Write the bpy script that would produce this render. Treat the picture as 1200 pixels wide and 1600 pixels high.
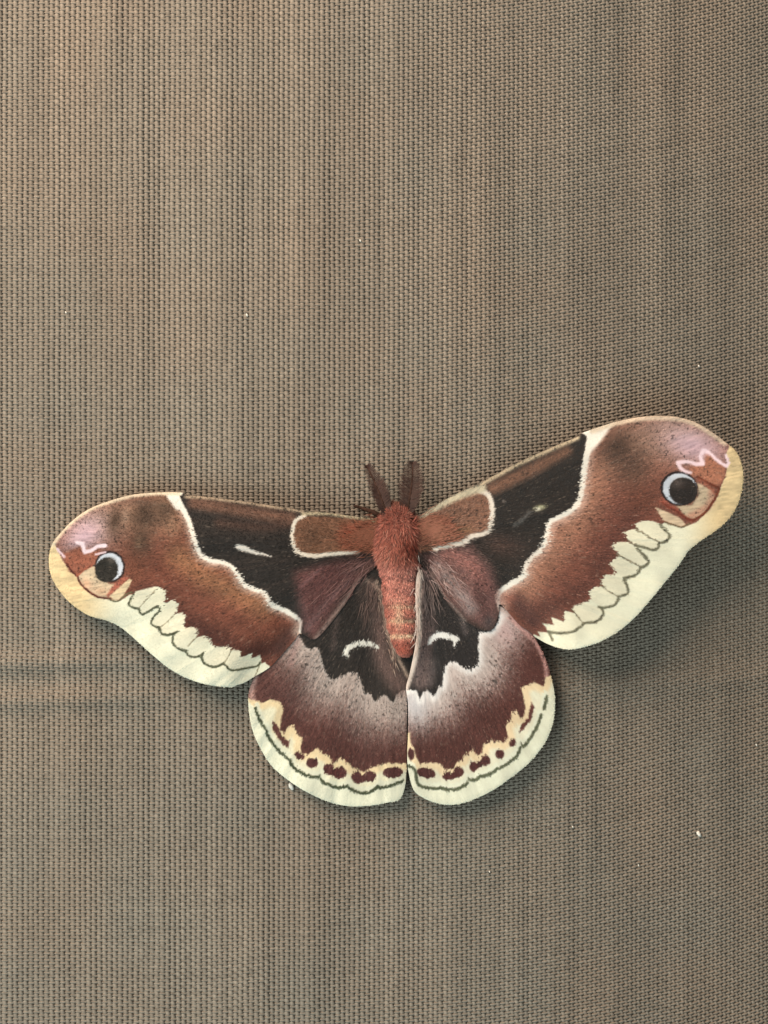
import bpy, math
import numpy as np
from mathutils import Vector

for o in list(bpy.data.objects):
    bpy.data.objects.remove(o)
scene = bpy.context.scene
rng = np.random.default_rng(7)

# ------------------------------------------------------------------ camera
S = 8.3e-5                  # metres on the screen per photograph pixel (1200 x 1600)
D = 0.24                    # camera to screen
cd = bpy.data.cameras.new("camera")
cam = bpy.data.objects.new("camera", cd)
scene.collection.objects.link(cam)
cam.location = (0, -D, 0)
cam.rotation_euler = (math.radians(90), 0, 0)
cd.sensor_fit = 'VERTICAL'
cd.sensor_height = 24
cd.lens = 24 * D / (1600 * S)
cd.clip_start = 0.005
cd.clip_end = 10
scene.camera = cam

# ------------------------------------------------------------------ light
world = bpy.data.worlds.new("World")
scene.world = world
world.use_nodes = True
bg = world.node_tree.nodes["Background"]
bg.inputs[0].default_value = (0.92, 0.98, 0.95, 1)
bg.inputs[1].default_value = 0.24


def area(name, loc, target, size, energy, color):
    d = bpy.data.lights.new(name, 'AREA')
    d.shape = 'DISK'
    d.size = size
    d.energy = energy
    d.color = color
    o = bpy.data.objects.new(name, d)
    scene.collection.objects.link(o)
    o.location = loc
    o.rotation_euler = (Vector(target) - Vector(loc)).to_track_quat('-Z', 'Y').to_euler()
    return o


area("porch_lamp", (-0.165, -0.165, 0.215), (-0.03, 0, 0.035), 0.24, 1.85, (1.0, 0.78, 0.61))
area("soft_lamp", (-0.15, -0.22, -0.17), (-0.02, 0, -0.04), 0.26, 0.62, (0.84, 1.0, 0.98))

scene.view_settings.view_transform = 'Standard'
scene.view_settings.look = 'None'
scene.view_settings.gamma = 1
scene.view_settings.exposure = 0.0
scene.view_settings.use_curve_mapping = False
scene.render.engine = 'CYCLES'
scene.render.resolution_x = 768
scene.render.resolution_y = 1024


# ------------------------------------------------------------------ helpers
def W(px, py, h):
    """photo pixel + height above the screen (m) -> world, along the camera ray"""
    px = np.asarray(px, float); py = np.asarray(py, float)
    h = np.broadcast_to(np.asarray(h, float), px.shape)
    k = 1 - h / D
    return np.stack([(px - 600) * S * k, -h, (800 - py) * S * k], -1)


def lin(c):
    c = np.clip(np.asarray(c, float) / 255.0, 0, 1)
    return np.where(c <= 0.04045, c / 12.92, ((c + 0.055) / 1.055) ** 2.4)


def smooth(a, b, x):
    t = np.clip((x - a) / (b - a), 0, 1)
    return t * t * (3 - 2 * t)


_tab = rng.random((256, 256))


def vn(x, y, seed=0):
    """smooth value noise, -1..1"""
    x = np.asarray(x, float) + seed * 37.13; y = np.asarray(y, float) + seed * 11.71
    xi = np.floor(x).astype(int); yi = np.floor(y).astype(int)
    fx = x - xi; fy = y - yi
    fx = fx * fx * (3 - 2 * fx); fy = fy * fy * (3 - 2 * fy)
    g = lambda a, b: _tab[a & 255, b & 255]
    v = (g(xi, yi) * (1 - fx) + g(xi + 1, yi) * fx) * (1 - fy) + (g(xi, yi + 1) * (1 - fx) + g(xi + 1, yi + 1) * fx) * fy
    return v * 2 - 1


def mesh_np(name, verts, faces, nside, mat, parent=None, col=None, smooth_shade=True, kind=None):
    """verts (N,3), faces (M,nside) -> one mesh object"""
    me = bpy.data.meshes.new(name)
    verts = np.ascontiguousarray(verts, dtype=np.float32)
    faces = np.ascontiguousarray(faces, dtype=np.int32)
    me.vertices.add(len(verts)); me.vertices.foreach_set("co", verts.ravel())
    me.loops.add(faces.size); me.loops.foreach_set("vertex_index", faces.ravel())
    me.polygons.add(len(faces))
    me.polygons.foreach_set("loop_start", np.arange(0, faces.size, nside, dtype=np.int32))
    me.polygons.foreach_set("use_smooth", np.full(len(faces), smooth_shade, dtype=bool))
    me.update(calc_edges=True)
    me.validate()
    if col is not None:
        at = me.color_attributes.new("Col", 'FLOAT_COLOR', 'POINT')
        c4 = np.ones((len(verts), 4), np.float32); c4[:, :3] = col
        at.data.foreach_set("color", c4.ravel())
    me.materials.append(mat)
    o = bpy.data.objects.new(name, me)
    scene.collection.objects.link(o)
    if parent:
        o.parent = parent
    if kind:
        o["kind"] = kind
    return o


def empty(name, label=None, cat=None, kind=None, group=None):
    o = bpy.data.objects.new(name, None)
    o.empty_display_size = 0.005
    scene.collection.objects.link(o)
    if label: o["label"] = label
    if cat: o["category"] = cat
    if kind: o["kind"] = kind
    if group: o["group"] = group
    return o


# ------------------------------------------------------------------ materials
def mat_attr(name, rough=0.6, spec=0.25, sheen=0.0):
    m = bpy.data.materials.new(name); m.use_nodes = True
    nt = m.node_tree; b = nt.nodes["Principled BSDF"]
    a = nt.nodes.new("ShaderNodeVertexColor"); a.layer_name = "Col"
    nt.links.new(a.outputs["Color"], b.inputs["Base Color"])
    b.inputs["Roughness"].default_value = rough
    b.inputs["Specular IOR Level"].default_value = spec
    b.inputs["Sheen Weight"].default_value = sheen
    return m


def mat_noise(name, c1, c2, scale, rough=0.7, spec=0.3, stretch=(1, 1, 1)):
    m = bpy.data.materials.new(name); m.use_nodes = True
    nt = m.node_tree; b = nt.nodes["Principled BSDF"]
    tc = nt.nodes.new("ShaderNodeTexCoord")
    mp = nt.nodes.new("ShaderNodeMapping"); mp.inputs["Scale"].default_value = stretch
    n = nt.nodes.new("ShaderNodeTexNoise"); n.inputs["Scale"].default_value = scale
    n.inputs["Detail"].default_value = 5
    r = nt.nodes.new("ShaderNodeValToRGB")
    r.color_ramp.elements[0].position = 0.3; r.color_ramp.elements[1].position = 0.7
    r.color_ramp.elements[0].color = (*c1, 1); r.color_ramp.elements[1].color = (*c2, 1)
    nt.links.new(tc.outputs["Object"], mp.inputs[0]); nt.links.new(mp.outputs[0], n.inputs["Vector"])
    nt.links.new(n.outputs["Fac"], r.inputs[0]); nt.links.new(r.outputs[0], b.inputs["Base Color"])
    b.inputs["Roughness"].default_value = rough
    b.inputs["Specular IOR Level"].default_value = spec
    return m


M_thread = mat_attr("screen_yarn", 0.6, 0.2)
M_wing = mat_attr("wing_membrane", 0.65, 0.25)
M_scale = mat_attr("wing_scales", 0.55, 0.3)
M_fur = mat_attr("moth_fur", 0.6, 0.25)
M_dark = mat_noise("leg_brown", (0.025, 0.014, 0.010), (0.06, 0.032, 0.024), 900, 0.9, 0.1)
M_back = mat_noise("dim_backing", (0.08, 0.072, 0.055), (0.12, 0.11, 0.085), 60, 0.9)
M_lint = mat_noise("white_lint", (0.7, 0.68, 0.6), (0.85, 0.83, 0.76), 3000)

# ------------------------------------------------------------------ the screen
screen = empty("insect_screen", kind='structure')
screen["label"] = "taupe finely woven insect screen"


def cloth_h(px, py):
    """sag, creases and ripples of the cloth (m, toward the camera)"""
    h = 0.00010 * vn(px / 46, py / 420, 3) + 0.00005 * vn(px / 19, py / 300, 4)
    h = h + 0.00045 * vn(px / 420, py / 380, 5)
    left = smooth(520, 60, px)
    right = smooth(760, 1000, px)
    h = h + left * (0.0007 * np.exp(-((py - 1036 + 0.03 * px) / 17) ** 2) + 0.0005 * np.exp(-((py - 1096 + 0.03 * px) / 15) ** 2))
    h = h + right * 0.0004 * np.exp(-((py - 1075 + 0.05 * (px - 900)) / 20) ** 2)
    h = h - 0.0052 * np.clip((px - 560) / 800, 0, 1.2) ** 2
    return h


PW, PF = 8.2, 5.1            # warp and weft pitch in pixels
NX0, NX1 = -18, 182
NY0, NY1 = -30, 372


def skew(px, py):
    """weft threads climb towards one side of the cloth"""
    t = np.clip((px - 420) / 900, 0, 1.3)
    return -140 * t ** 2 + 3.0 * vn(px / 160, py / 200, 9)


def threads(along_n, across_idx, make, nside, name, colr):
    V = []; C = []; F = []; base = 0
    for i in across_idx:
        P, sx, sz, c = make(i)                # centre points (n,3): px,py,h ; half sizes in px
        n = len(P)
        ang = {4: [0, math.pi / 2, math.pi, 1.5 * math.pi], 3: [math.pi / 2, math.pi * 1.17, math.pi * 1.83]}[nside]
        ring = np.empty((n, nside, 3))
        for k, a in enumerate(ang):
            off = math.cos(a); up = math.sin(a)
            q = P.copy()
            if name.startswith("warp"):
                q[:, 0] += sx * off
            else:
                q[:, 1] -= sx * off
            q[:, 2] += sz * up * S
            ring[:, k] = W(q[:, 0], q[:, 1], 0) + np.stack([0 * q[:, 2], -q[:, 2], 0 * q[:, 2]], -1)
        V.append(ring.reshape(-1, 3)); C.append(np.repeat(c, nside, axis=0))
        j = np.arange(n - 1)[:, None] * nside
        k0 = np.arange(nside)[None]; k1 = (k0 + 1) % nside
        f = np.stack([base + j + k0, base + j + k1, base + j + nside + k1, base + j + nside + k0], -1).reshape(-1, 4)
        F.append(f); base += n * nside
    return mesh_np(name, np.concatenate(V), np.concatenate(F), 4, M_thread, screen, np.concatenate(C), True, 'stuff')


YARN = lin((129, 121, 110))


def yarn_col(n, px, py, amp=0.10):
    k = 1 + amp * rng.standard_normal() * 0.5 + amp * rng.standard_normal(n)[:, None] * 0.9
    tint = 0.03 * vn(px / 90, py / 90, 21)[:, None] * np.array([[1.0, -0.2, -0.9]])
    return YARN[None] * np.clip(k, 0.5, 1.6) * (1 + tint)


def gather(u):
    return u - 0.0001 * np.maximum(u - 300, 0) ** 2


def make_warp(i):
    jj = np.arange(NY0 * 2, NY1 * 2 + 1) / 2.0
    y0 = jj * PF
    x = gather(i * PW) + 0.7 * vn(y0 / 60, y0 * 0 + i * 1.7, 11) + 0.35 * vn(y0 / 9, y0 * 0 + i * 3.1, 12)
    ph = math.pi * (jj + i)
    x = x + 0.75 * np.sin(ph + 0.5)
    y = y0 + skew(x, y0)
    h = cloth_h(x, y) + (0.75 + 0.3 * smooth(300, 700, x)) * S * np.cos(ph) * (1 + 0.25 * vn(y0 / 17, y0 * 0 + i * 1.3, 14))
    sx = (4.65 - 0.9 * smooth(400, 1200, x)) + 0.25 * np.cos(ph) + 0.45 * vn(y0 / 25, y0 * 0 + i, 13)
    band = 1 + 0.13 * vn(i / 6.0 + 0 * x, y / 260, 23) + 0.05 * vn(i / 1.3 + 0 * x, y / 120, 24)
    return np.stack([x, y, h], -1), sx, 1.15 + 0 * x, yarn_col(len(x), x, y) * band[:, None]


def make_weft(j):
    ii = np.arange(NX0 * 2, NX1 * 2 + 1) / 2.0
    x = gather(ii * PW)
    y0 = j * PF + 0.5 * vn(x / 60, x * 0 + j * 1.7, 15)
    y = y0 + skew(x, y0)
    h = cloth_h(x, y) - 1.0 * S * np.cos(math.pi * (ii + j)) * (1 + 0.3 * vn(x / 20, x * 0 + j, 17)) + 0.8 * S * smooth(420, 980, x)
    return np.stack([x, y, h], -1), 3.0 + 0.3 * vn(x / 25, x * 0 + j, 18), 1.2 + 0 * x, yarn_col(len(x), x, y)


threads(0, range(NX0, NX1), make_warp, 4, "warp_threads", None)
threads(0, range(NY0, NY1), make_weft, 3, "weft_threads", None)

bp = W(np.array([-400, 1600, 1600, -400]), np.array([2000, 2000, -400, -400]), -0.012)
backing = mesh_np("back_panel", np.concatenate([bp, bp + np.array([[0, 0.003, 0]])]),
                  [[0, 1, 2, 3], [7, 6, 5, 4], [0, 4, 5, 1], [1, 5, 6, 2], [2, 6, 7, 3], [3, 7, 4, 0]], 4, M_back, None, None, False, 'structure')


# ------------------------------------------------------------------ tracing helpers (zoomed photo views -> photo pixels)
VIEWS = {1: (60, 740, 4), 2: (260, 760, 3), 3: (370, 960, 4.2857), 4: (620, 960, 4.2857), 5: (620, 660, 3.75),
         6: (800, 630, 3.158), 7: (130, 840, 12), 8: (1000, 690, 7.0588), 9: (180, 900, 10), 10: (290, 960, 8.571),
         11: (820, 800, 5), 12: (560, 840, 5.714), 0: (0, 0, 1)}


def Z(v, *pts):
    ox, oy, k = VIEWS[v]
    return [(ox + a / k, oy + b / k) for a, b in pts]


def catmull(pts, closed=True, n=6):
    P = np.asarray(pts, float)
    N = len(P)
    out = []
    for i in range(N if closed else N - 1):
        if closed:
            p0, p1, p2, p3 = P[(i - 1) % N], P[i], P[(i + 1) % N], P[(i + 2) % N]
        else:
            p0, p1, p2, p3 = P[max(i - 1, 0)], P[i], P[i + 1], P[min(i + 2, N - 1)]
        for t in np.arange(n) / n:
            out.append(0.5 * (2 * p1 + (p2 - p0) * t + (2 * p0 - 5 * p1 + 4 * p2 - p3) * t * t + (3 * p1 - p0 - 3 * p2 + p3) * t ** 3))
    if not closed:
        out.append(P[-1])
    return np.array(out)


def dist_line(x, y, pts, widths=None):
    """distance to a polyline (minus the local half width if given)"""
    P = np.asarray(pts, float)
    best = np.full(x.shape, 1e9)
    for i in range(len(P) - 1):
        a, b = P[i], P[i + 1]
        d = b - a; L = d @ d + 1e-9
        t = np.clip(((x - a[0]) * d[0] + (y - a[1]) * d[1]) / L, 0, 1)
        q = np.hypot(x - a[0] - t * d[0], y - a[1] - t * d[1])
        if widths is not None:
            q = q - (widths[i] + (widths[i + 1] - widths[i]) * t)
        best = np.minimum(best, q)
    return best


def inside(x, y, P):
    r = np.zeros(x.shape, bool)
    n = len(P)
    for i in range(n):
        x1, y1 = P[i]; x2, y2 = P[(i + 1) % n]
        if y1 == y2:
            continue
        c = (y1 > y) != (y2 > y)
        r ^= c & (x < (x2 - x1) * (y - y1) / (y2 - y1) + x1)
    return r


def sdist(x, y, pts):
    P = np.asarray(pts, float)
    d = dist_line(x, y, np.vstack([P, P[:1]]))
    return np.where(inside(x, y, P), -d, d)


class Paint:
    """wing colours as layers, uneven light between the two sides painted in, in photograph pixel space"""
    def __init__(s, x, y, base):
        s.x, s.y = x, y
        s.c = np.tile(np.asarray(base, float), (len(x), 1))

    def mix(s, w, col):
        s.c += (np.asarray(col, float) - s.c) * np.clip(w, 0, 1)[:, None]

    def _sel(s, pts, pad):
        P = np.asarray(pts, float)
        return np.nonzero((s.x > P[:, 0].min() - pad) & (s.x < P[:, 0].max() + pad) & (s.y > P[:, 1].min() - pad) & (s.y < P[:, 1].max() + pad))[0]

    def fill(s, pts, col, soft=1.2, a=1.0, curve=False):
        if curve: pts = catmull(pts, True, 4)
        k = s._sel(pts, soft + 2)
        if not len(k): return
        w = a * smooth(soft, -soft, sdist(s.x[k], s.y[k], pts))
        s.c[k] += (np.asarray(col, float) - s.c[k]) * w[:, None]

    def line(s, pts, col, w=2.0, soft=1.0, a=1.0, curve=True):
        n0 = len(pts)
        ws = np.broadcast_to(np.asarray(w, float), (n0,)) if not np.isscalar(w) else np.full(n0, float(w))
        if curve and n0 > 2:
            pts = catmull(pts, False, 4)
            ws = np.interp(np.linspace(0, n0 - 1, len(pts)), np.arange(n0), ws)
        k = s._sel(pts, ws.max() + soft + 2)
        if not len(k): return
        q = dist_line(s.x[k], s.y[k], pts, ws / 2)
        t = a * smooth(soft, -soft * 0.6, q)
        s.c[k] += (np.asarray(col, float) - s.c[k]) * t[:, None]

    def blob(s, p, rx, ry, rot, col, a=1.0, hard=False):
        cx, cy = p
        r = math.radians(rot)
        u = ((s.x - cx) * math.cos(r) + (s.y - cy) * math.sin(r)) / rx
        v = (-(s.x - cx) * math.sin(r) + (s.y - cy) * math.cos(r)) / ry
        q = np.hypot(u, v)
        w = smooth(1 + 1.1 / rx, 1 - 1.1 / rx, q) if hard else np.exp(-q * q)
        s.mix(w * a, col)


WHITE = (243, 238, 226); CREAM = (232, 235, 209); TOOTH = (226, 225, 198); PEACH = (228, 203, 150)
BLACK = (44, 38, 35); MAROON = (92, 50, 44); TAN = (160, 112, 74); SCAL = (72, 78, 54)


# ------------------------------------------------------------------ outlines of the wings
OUT = {}
OUT['LF'] = Z(1, (890, 118), (750, 118), (600, 130), (480, 160), (340, 210), (230, 280), (140, 370), (85, 445), (65, 540), (80, 640), (130, 730),
              (200, 810), (310, 885), (430, 920), (520, 965), (620, 1050), (720, 1140), (820, 1220), (930, 1280), (1060, 1320), (1200, 1335)) + \
    Z(2, (330, 932), (370, 918), (410, 893), (482, 850), (540, 790), (600, 722), (625, 690), (660, 705), (700, 715), (760, 655), (840, 550), (905, 445), (960, 395),
      (1000, 350), (1060, 250), (1030, 170), (975, 150), (900, 145), (800, 130), (700, 118), (560, 100), (400, 75), (200, 50), (95, 40))
OUT['RF'] = Z(5, (60, 640), (90, 590), (128, 552), (200, 500), (350, 418), (520, 338), (700, 240), (900, 150), (1050, 88)) + \
    Z(6, (340, 150), (400, 128), (520, 90), (650, 66), (780, 64), (880, 85), (960, 125), (1050, 190), (1110, 245), (1140, 330), (1135, 430),
      (1100, 530), (1030, 610), (930, 680), (870, 730), (830, 790), (750, 890), (650, 1010), (560, 1100), (450, 1170), (350, 1205), (270, 1215), (180, 1190), (105, 1147)) + \
    Z(5, (800, 1240), (720, 1188), (650, 1110), (600, 1062), (600, 1110), (580, 1180), (555, 1215), (480, 1212), (350, 1125), (260, 1000), (190, 880), (120, 800))
OUT['LH'] = Z(2, (1000, 380), (900, 400), (760, 520), (640, 600), (560, 680), (480, 790)) + \
    Z(3, (130, 395), (92, 480), (76, 560), (85, 680), (110, 790), (160, 900), (230, 1010), (330, 1100), (450, 1180), (600, 1250), (750, 1285), (900, 1280),
      (1000, 1262), (1090, 1238), (1128, 1150), (1138, 1000), (1140, 700), (1146, 500), (1190, 350), (1190, 100)) + Z(2, (1150, 500), (1060, 400))
OUT['RH'] = Z(4, (230, -330), (330, -260), (560, -120), (720, -40), (830, 50), (900, 110), (970, 240), (1005, 320), (1040, 440), (1060, 560), (1055, 680), (1030, 780), (980, 880), (880, 1000), (770, 1090),
              (640, 1180), (500, 1245), (380, 1275), (270, 1265), (170, 1225), (110, 1170), (78, 1050), (70, 950), (75, 800), (75, 600), (62, 490), (85, 400), (118, 240), (135, 100), (125, -100), (140, -280))
ROOT = {'LF': (598, 850), 'RF': (648, 842), 'LH': (604, 880), 'RH': (646, 876)}
for k in OUT:
    OUT[k] = catmull(OUT[k], True, 5)


# ------------------------------------------------------------------ wing patterns
LF_EDGE = Z(2, (62, 50), (95, 110), (120, 170), (140, 240), (165, 310), (215, 340), (270, 345), (315, 370), (345, 410), (370, 450), (420, 475),
            (465, 490), (495, 540), (530, 560), (570, 575), (610, 600), (640, 630), (630, 680))
RF_EDGE = Z(5, (1115, 85), (1095, 180), (1080, 280), (1070, 380), (1060, 440), (1020, 500), (950, 540), (890, 570), (870, 610), (860, 680), (830, 740),
            (780, 780), (745, 830), (730, 890), (650, 940), (590, 980), (572, 1030), (590, 1085))
LH_EDGE = Z(3, (430, 150), (460, 220), (500, 235), (520, 215), (555, 230), (575, 330), (600, 400), (640, 440), (700, 410), (770, 380), (810, 395), (835, 450),
            (855, 520), (900, 540), (930, 580), (960, 545), (1000, 540), (1030, 580), (1050, 590), (1070, 530), (1100, 510), (1160, 515))
RH_EDGE = Z(4, (690, 20), (670, 60), (630, 115), (555, 120), (545, 150), (545, 230), (545, 310), (530, 350), (490, 370), (440, 350), (400, 320), (360, 315),
            (320, 350), (310, 400), (305, 480), (280, 490), (245, 550), (205, 500), (175, 520), (155, 570), (130, 510), (90, 505), (50, 500))


def paint_LF(x, y, p):
    p.mix(np.ones(len(x)), (128, 70, 52))
    # tan field beside the white line, maroon field beside the teeth, lilac apex
    p.line(Z(2, (60, 330), (180, 420), (330, 500), (450, 560)), (166, 110, 74), 26, 26, 0.9)
    p.line([(270, 820), (255, 790)], (150, 112, 84), 20, 22, 0.8)
    p.line([(228, 925), (275, 960), (320, 985), (370, 1015), (430, 1015)], (84, 44, 36), 16, 22, 0.95)
    p.line([(455, 985), (440, 1010)], (84, 52, 46), 16, 14, 0.8)
    p.blob(Z(2, (575, 640))[0], 9, 8, 0, (160, 92, 70), 0.8)
    p.blob((150, 822), 52, 34, -30, (184, 154, 146), 1)
    p.blob((218, 806), 62, 34, 0, (160, 122, 96), 0.85)
    p.blob((132, 836), 34, 24, -30, (212, 176, 190), 1)
    for c, rx, ry, a in (((180, 815), 12, 22, .75), ((226, 806), 22, 22, .85), ((220, 848), 17, 26, .8), ((258, 800), 15, 16, .55)):
        p.blob(c, rx, ry, 10, (80, 58, 44), min(1, a * 1.25))
    p.blob((196, 806), 6, 12, 10, (170, 138, 118), 0.6); p.blob((217, 848), 5, 10, 0, (150, 120, 95), .5)
    p.blob((212, 885), 20, 30, 0, (118, 66, 46), .7)
    # cream margin
    inner = Z(1, (60, 400), (100, 430), (130, 510), (180, 590), (235, 645), (270, 700), (330, 760), (430, 785), (510, 795), (570, 757)) + \
        Z(9, (290, 285), (320, 240), (480, 200), (640, 160), (700, 180), (750, 210), (790, 262), (765, 385), (800, 420), (900, 370), (1000, 440), (975, 520), (955, 590),
          (1050, 570), (1100, 622), (1075, 780)) + \
        Z(10, (0, 190), (80, 165), (150, 200), (165, 280), (180, 300), (250, 285), (330, 320), (340, 380), (400, 440), (430, 430), (510, 422), (600, 450), (610, 478), (650, 472),
          (720, 485), (745, 572), (800, 560), (850, 530), (890, 520), (880, 592), (930, 570), (990, 545), (1005, 580), (1020, 660), (1060, 640), (1140, 710))
    poly = inner + Z(2, (560, 900), (400, 1050)) + Z(1, (1000, 1500), (300, 1100), (-100, 700), (0, 400))
    p.fill(poly, CREAM, 1.0)
    wp = smooth(190, 120, x) * smooth(1.2, -1.2, sdist(x, y, poly))
    p.mix(wp, PEACH)
    # pale teeth
    t1 = [Z(9, (300, 280), (480, 200), (650, 170), (640, 230), (420, 460), (360, 505), (240, 470), (215, 440)),
          Z(9, (750, 215), (785, 265), (760, 400), (690, 480), (500, 570), (430, 595), (380, 560), (440, 460), (660, 230)),
          Z(9, (800, 425), (900, 380), (1000, 450), (950, 570), (800, 740), (690, 795), (610, 780), (570, 735), (620, 640), (690, 530)),
          Z(9, (960, 600), (1050, 575), (1100, 625), (1060, 790), (950, 870), (830, 915), (745, 900), (705, 850), (710, 800), (820, 720)),
          Z(9, (1080, 820), (1190, 795), (1290, 830), (1260, 950), (1130, 1130), (1050, 1155), (960, 1110), (905, 1030), (930, 920)),
          Z(10, (180, 305), (250, 290), (330, 325), (300, 450), (230, 520), (140, 565), (60, 560), (10, 510), (60, 430)),
          Z(10, (400, 445), (510, 428), (600, 455), (560, 590), (500, 660), (430, 690), (340, 695), (265, 655), (225, 590), (260, 510)),
          Z(10, (650, 480), (715, 490), (745, 575), (850, 535), (880, 590), (990, 550), (990, 640), (900, 695), (700, 740), (600, 735), (535, 690), (570, 600))]
    for t in t1:
        p.fill(t, TOOTH, 1.6, 0.9)
    for l, w in ((Z(9, (290, 290), (225, 400), (215, 450), (260, 490), (370, 510)), 2.2), (Z(9, (365, 530), (385, 570), (430, 600), (500, 570), (620, 490), (680, 485)), 2.4),
                 (Z(9, (690, 490), (690, 540), (600, 640), (562, 735), (620, 790), (690, 800)), 2.2), (Z(9, (690, 800), (705, 865), (745, 910), (830, 922), (900, 905), (965, 875)), 2.6),
                 (Z(9, (905, 910), (900, 1030), (950, 1110), (1050, 1160), (1120, 1160)), 2.4), (Z(10, (0, 500), (50, 560), (130, 570), (200, 550), (240, 515)), 2.4),
                 (Z(10, (225, 540), (215, 590), (260, 660), (340, 702), (430, 695), (510, 655)), 2.6), (Z(10, (520, 670), (600, 740), (690, 745), (800, 720), (960, 690), (1000, 640)), 2.2)):
        p.line(l, SCAL, w * 1.25, 1.2, 0.9)
    for l in (Z(9, (640, 210), (420, 450), (370, 510)), Z(9, (950, 570), (800, 730), (700, 800)), Z(10, (165, 290), (20, 430)), Z(10, (610, 480), (530, 640), (510, 660)), Z(10, (990, 680), (930, 830))):
        p.line(l, (140, 130, 100), 1.3, 0.9, 0.75)
    # eyespot
    p.fill(Z(1, (150, 500), (200, 480), (260, 455), (330, 480), (390, 470), (380, 560), (290, 600), (245, 640), (190, 605)), (166, 94, 70), 3.5)
    p.fill(Z(1, (245, 640), (290, 600), (350, 575), (370, 640), (450, 690), (520, 690), (480, 745), (430, 775), (380, 770), (320, 735), (270, 690)), (204, 184, 152), 2.4)
    p.fill(Z(7, (430, 1080), (520, 960), (600, 850), (780, 720), (860, 760), (700, 900), (560, 1060), (470, 1120)), (172, 92, 72), 2.2)
    p.fill(Z(7, (490, 1100), (620, 980), (740, 880), (860, 770), (920, 800), (870, 900), (820, 980), (760, 1080), (660, 1170), (560, 1165)), (220, 200, 160), 1.2)
    p.blob(Z(7, (60, 860))[0], 9, 7, 40, (206, 150, 116), .6); p.blob(Z(7, (330, 1010))[0], 11, 6, 10, (196, 146, 112), .5)
    p.line(Z(1, (175, 560), (200, 600), (240, 640), (265, 690), (310, 735), (370, 770), (440, 782)), (92, 36, 24), 2.4, 1.0)
    p.line(Z(7, (480, 1150), (560, 1190), (660, 1190), (740, 1120), (830, 1050), (930, 1020)), (105, 105, 72), 1.6, 0.9)
    p.line(Z(1, (240, 640), (290, 600), (350, 565)), (170, 88, 62), 2.5, 1.5)
    p.blob(Z(7, (500, 545))[0], 23.6, 24.6, 0, (38, 22, 20), 1, True)
    p.blob(Z(7, (497, 550))[0], 21.0, 21.6, 0, (204, 216, 232), 1, True)
    p.blob(Z(7, (440, 605))[0], 17.7, 19.6, 20, (42, 39, 34), 1, True)
    p.blob(Z(7, (520, 430))[0], 8, 5, 20, (105, 96, 88), .6)  # grey sheen painted into the pupil
    p.line(Z(1, (120, 470), (140, 500), (160, 520)), (240, 210, 222), 3, 2)
    p.line(Z(1, (240, 430), (275, 440), (290, 490), (330, 482), (370, 455), (415, 450)), (252, 230, 242), [4, 6, 6, 4.5, 5, 6], 2.0, 1, False)
    p.line(Z(1, (360, 505), (420, 492)), (238, 208, 218), 2.5, 1.5)
    # white band, dark field
    p.line(LF_EDGE, (205, 180, 165), 22, 9, 0.75)
    p.line(LF_EDGE, WHITE, [17, 17, 15, 13, 12, 13, 13, 13, 13, 13, 13, 13, 13, 13, 15, 15, 12, 6], 2.2)
    p.fill(Z(2, (-20, 20), (85, 10), (62, 60), (80, 110), (45, 110)), WHITE, 3)
    dark = LF_EDGE + Z(2, (640, 720), (700, 800), (1100, 600), (1100, -20), (110, 0))
    p.fill(dark, BLACK, 1.4)
    p.line(Z(2, (130, 78), (300, 105), (450, 130), (580, 150)), (134, 90, 70), 14, 12, 0.9)
    p.line(Z(2, (250, 170), (450, 190), (560, 180)), (92, 60, 48), 10, 12, 0.6)
    p.fill(Z(2, (600, 400), (800, 345), (1000, 345), (960, 400), (850, 480), (760, 620), (690, 720), (640, 660)), (116, 70, 68), 12, 0.9)
    p.line(Z(2, (905, 435), (820, 560), (700, 712)), (168, 138, 130), 3, 5, 0.8)
    p.line(Z(2, (860, 430), (740, 560), (660, 670)), (136, 98, 98), 6, 7, 0.6)
    p.line(Z(2, (730, 380), (630, 470)), (140, 96, 98), 3, 5, 0.6)
    p.blob(Z(2, (930, 380))[0], 22, 8, 0, (92, 66, 58), .7)
    # basal patch
    out = Z(2, (1010, 165), (900, 152), (760, 142), (650, 138), (606, 160), (590, 220), (598, 280), (630, 314), (700, 326), (760, 318), (900, 308), (1010, 305))
    p.fill(out, (130, 86, 62), 3)
    p.line(Z(2, (880, 240), (1000, 230)), (182, 86, 60), 34, 18, 0.95)
    p.blob(Z(2, (670, 240))[0], 16, 18, 0, (96, 66, 48), .7)
    p.line(out[3:11], (226, 216, 200), [5, 5, 5, 5, 6, 6, 6, 4], 2.2)
    p.line(Z(2, (640, 128), (760, 128), (900, 146), (980, 165)), (200, 184, 148), 5, 3, 0.9)
    # discal mark
    p.line(Z(2, (335, 282), (362, 290), (410, 308), (490, 328)), (226, 222, 214), [7, 9, 4.5, 1.5], 2.2)
    # pale costa
    p.line(Z(2, (90, 48), (200, 55), (400, 80), (560, 105), (640, 118)), (196, 172, 142), 3.5, 3, 0.85)
    p.line(Z(1, (880, 122), (750, 122), (600, 134), (480, 164), (340, 214), (230, 284), (140, 374), (90, 445)), (226, 210, 180), 6, 3.5, 0.9)


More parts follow.
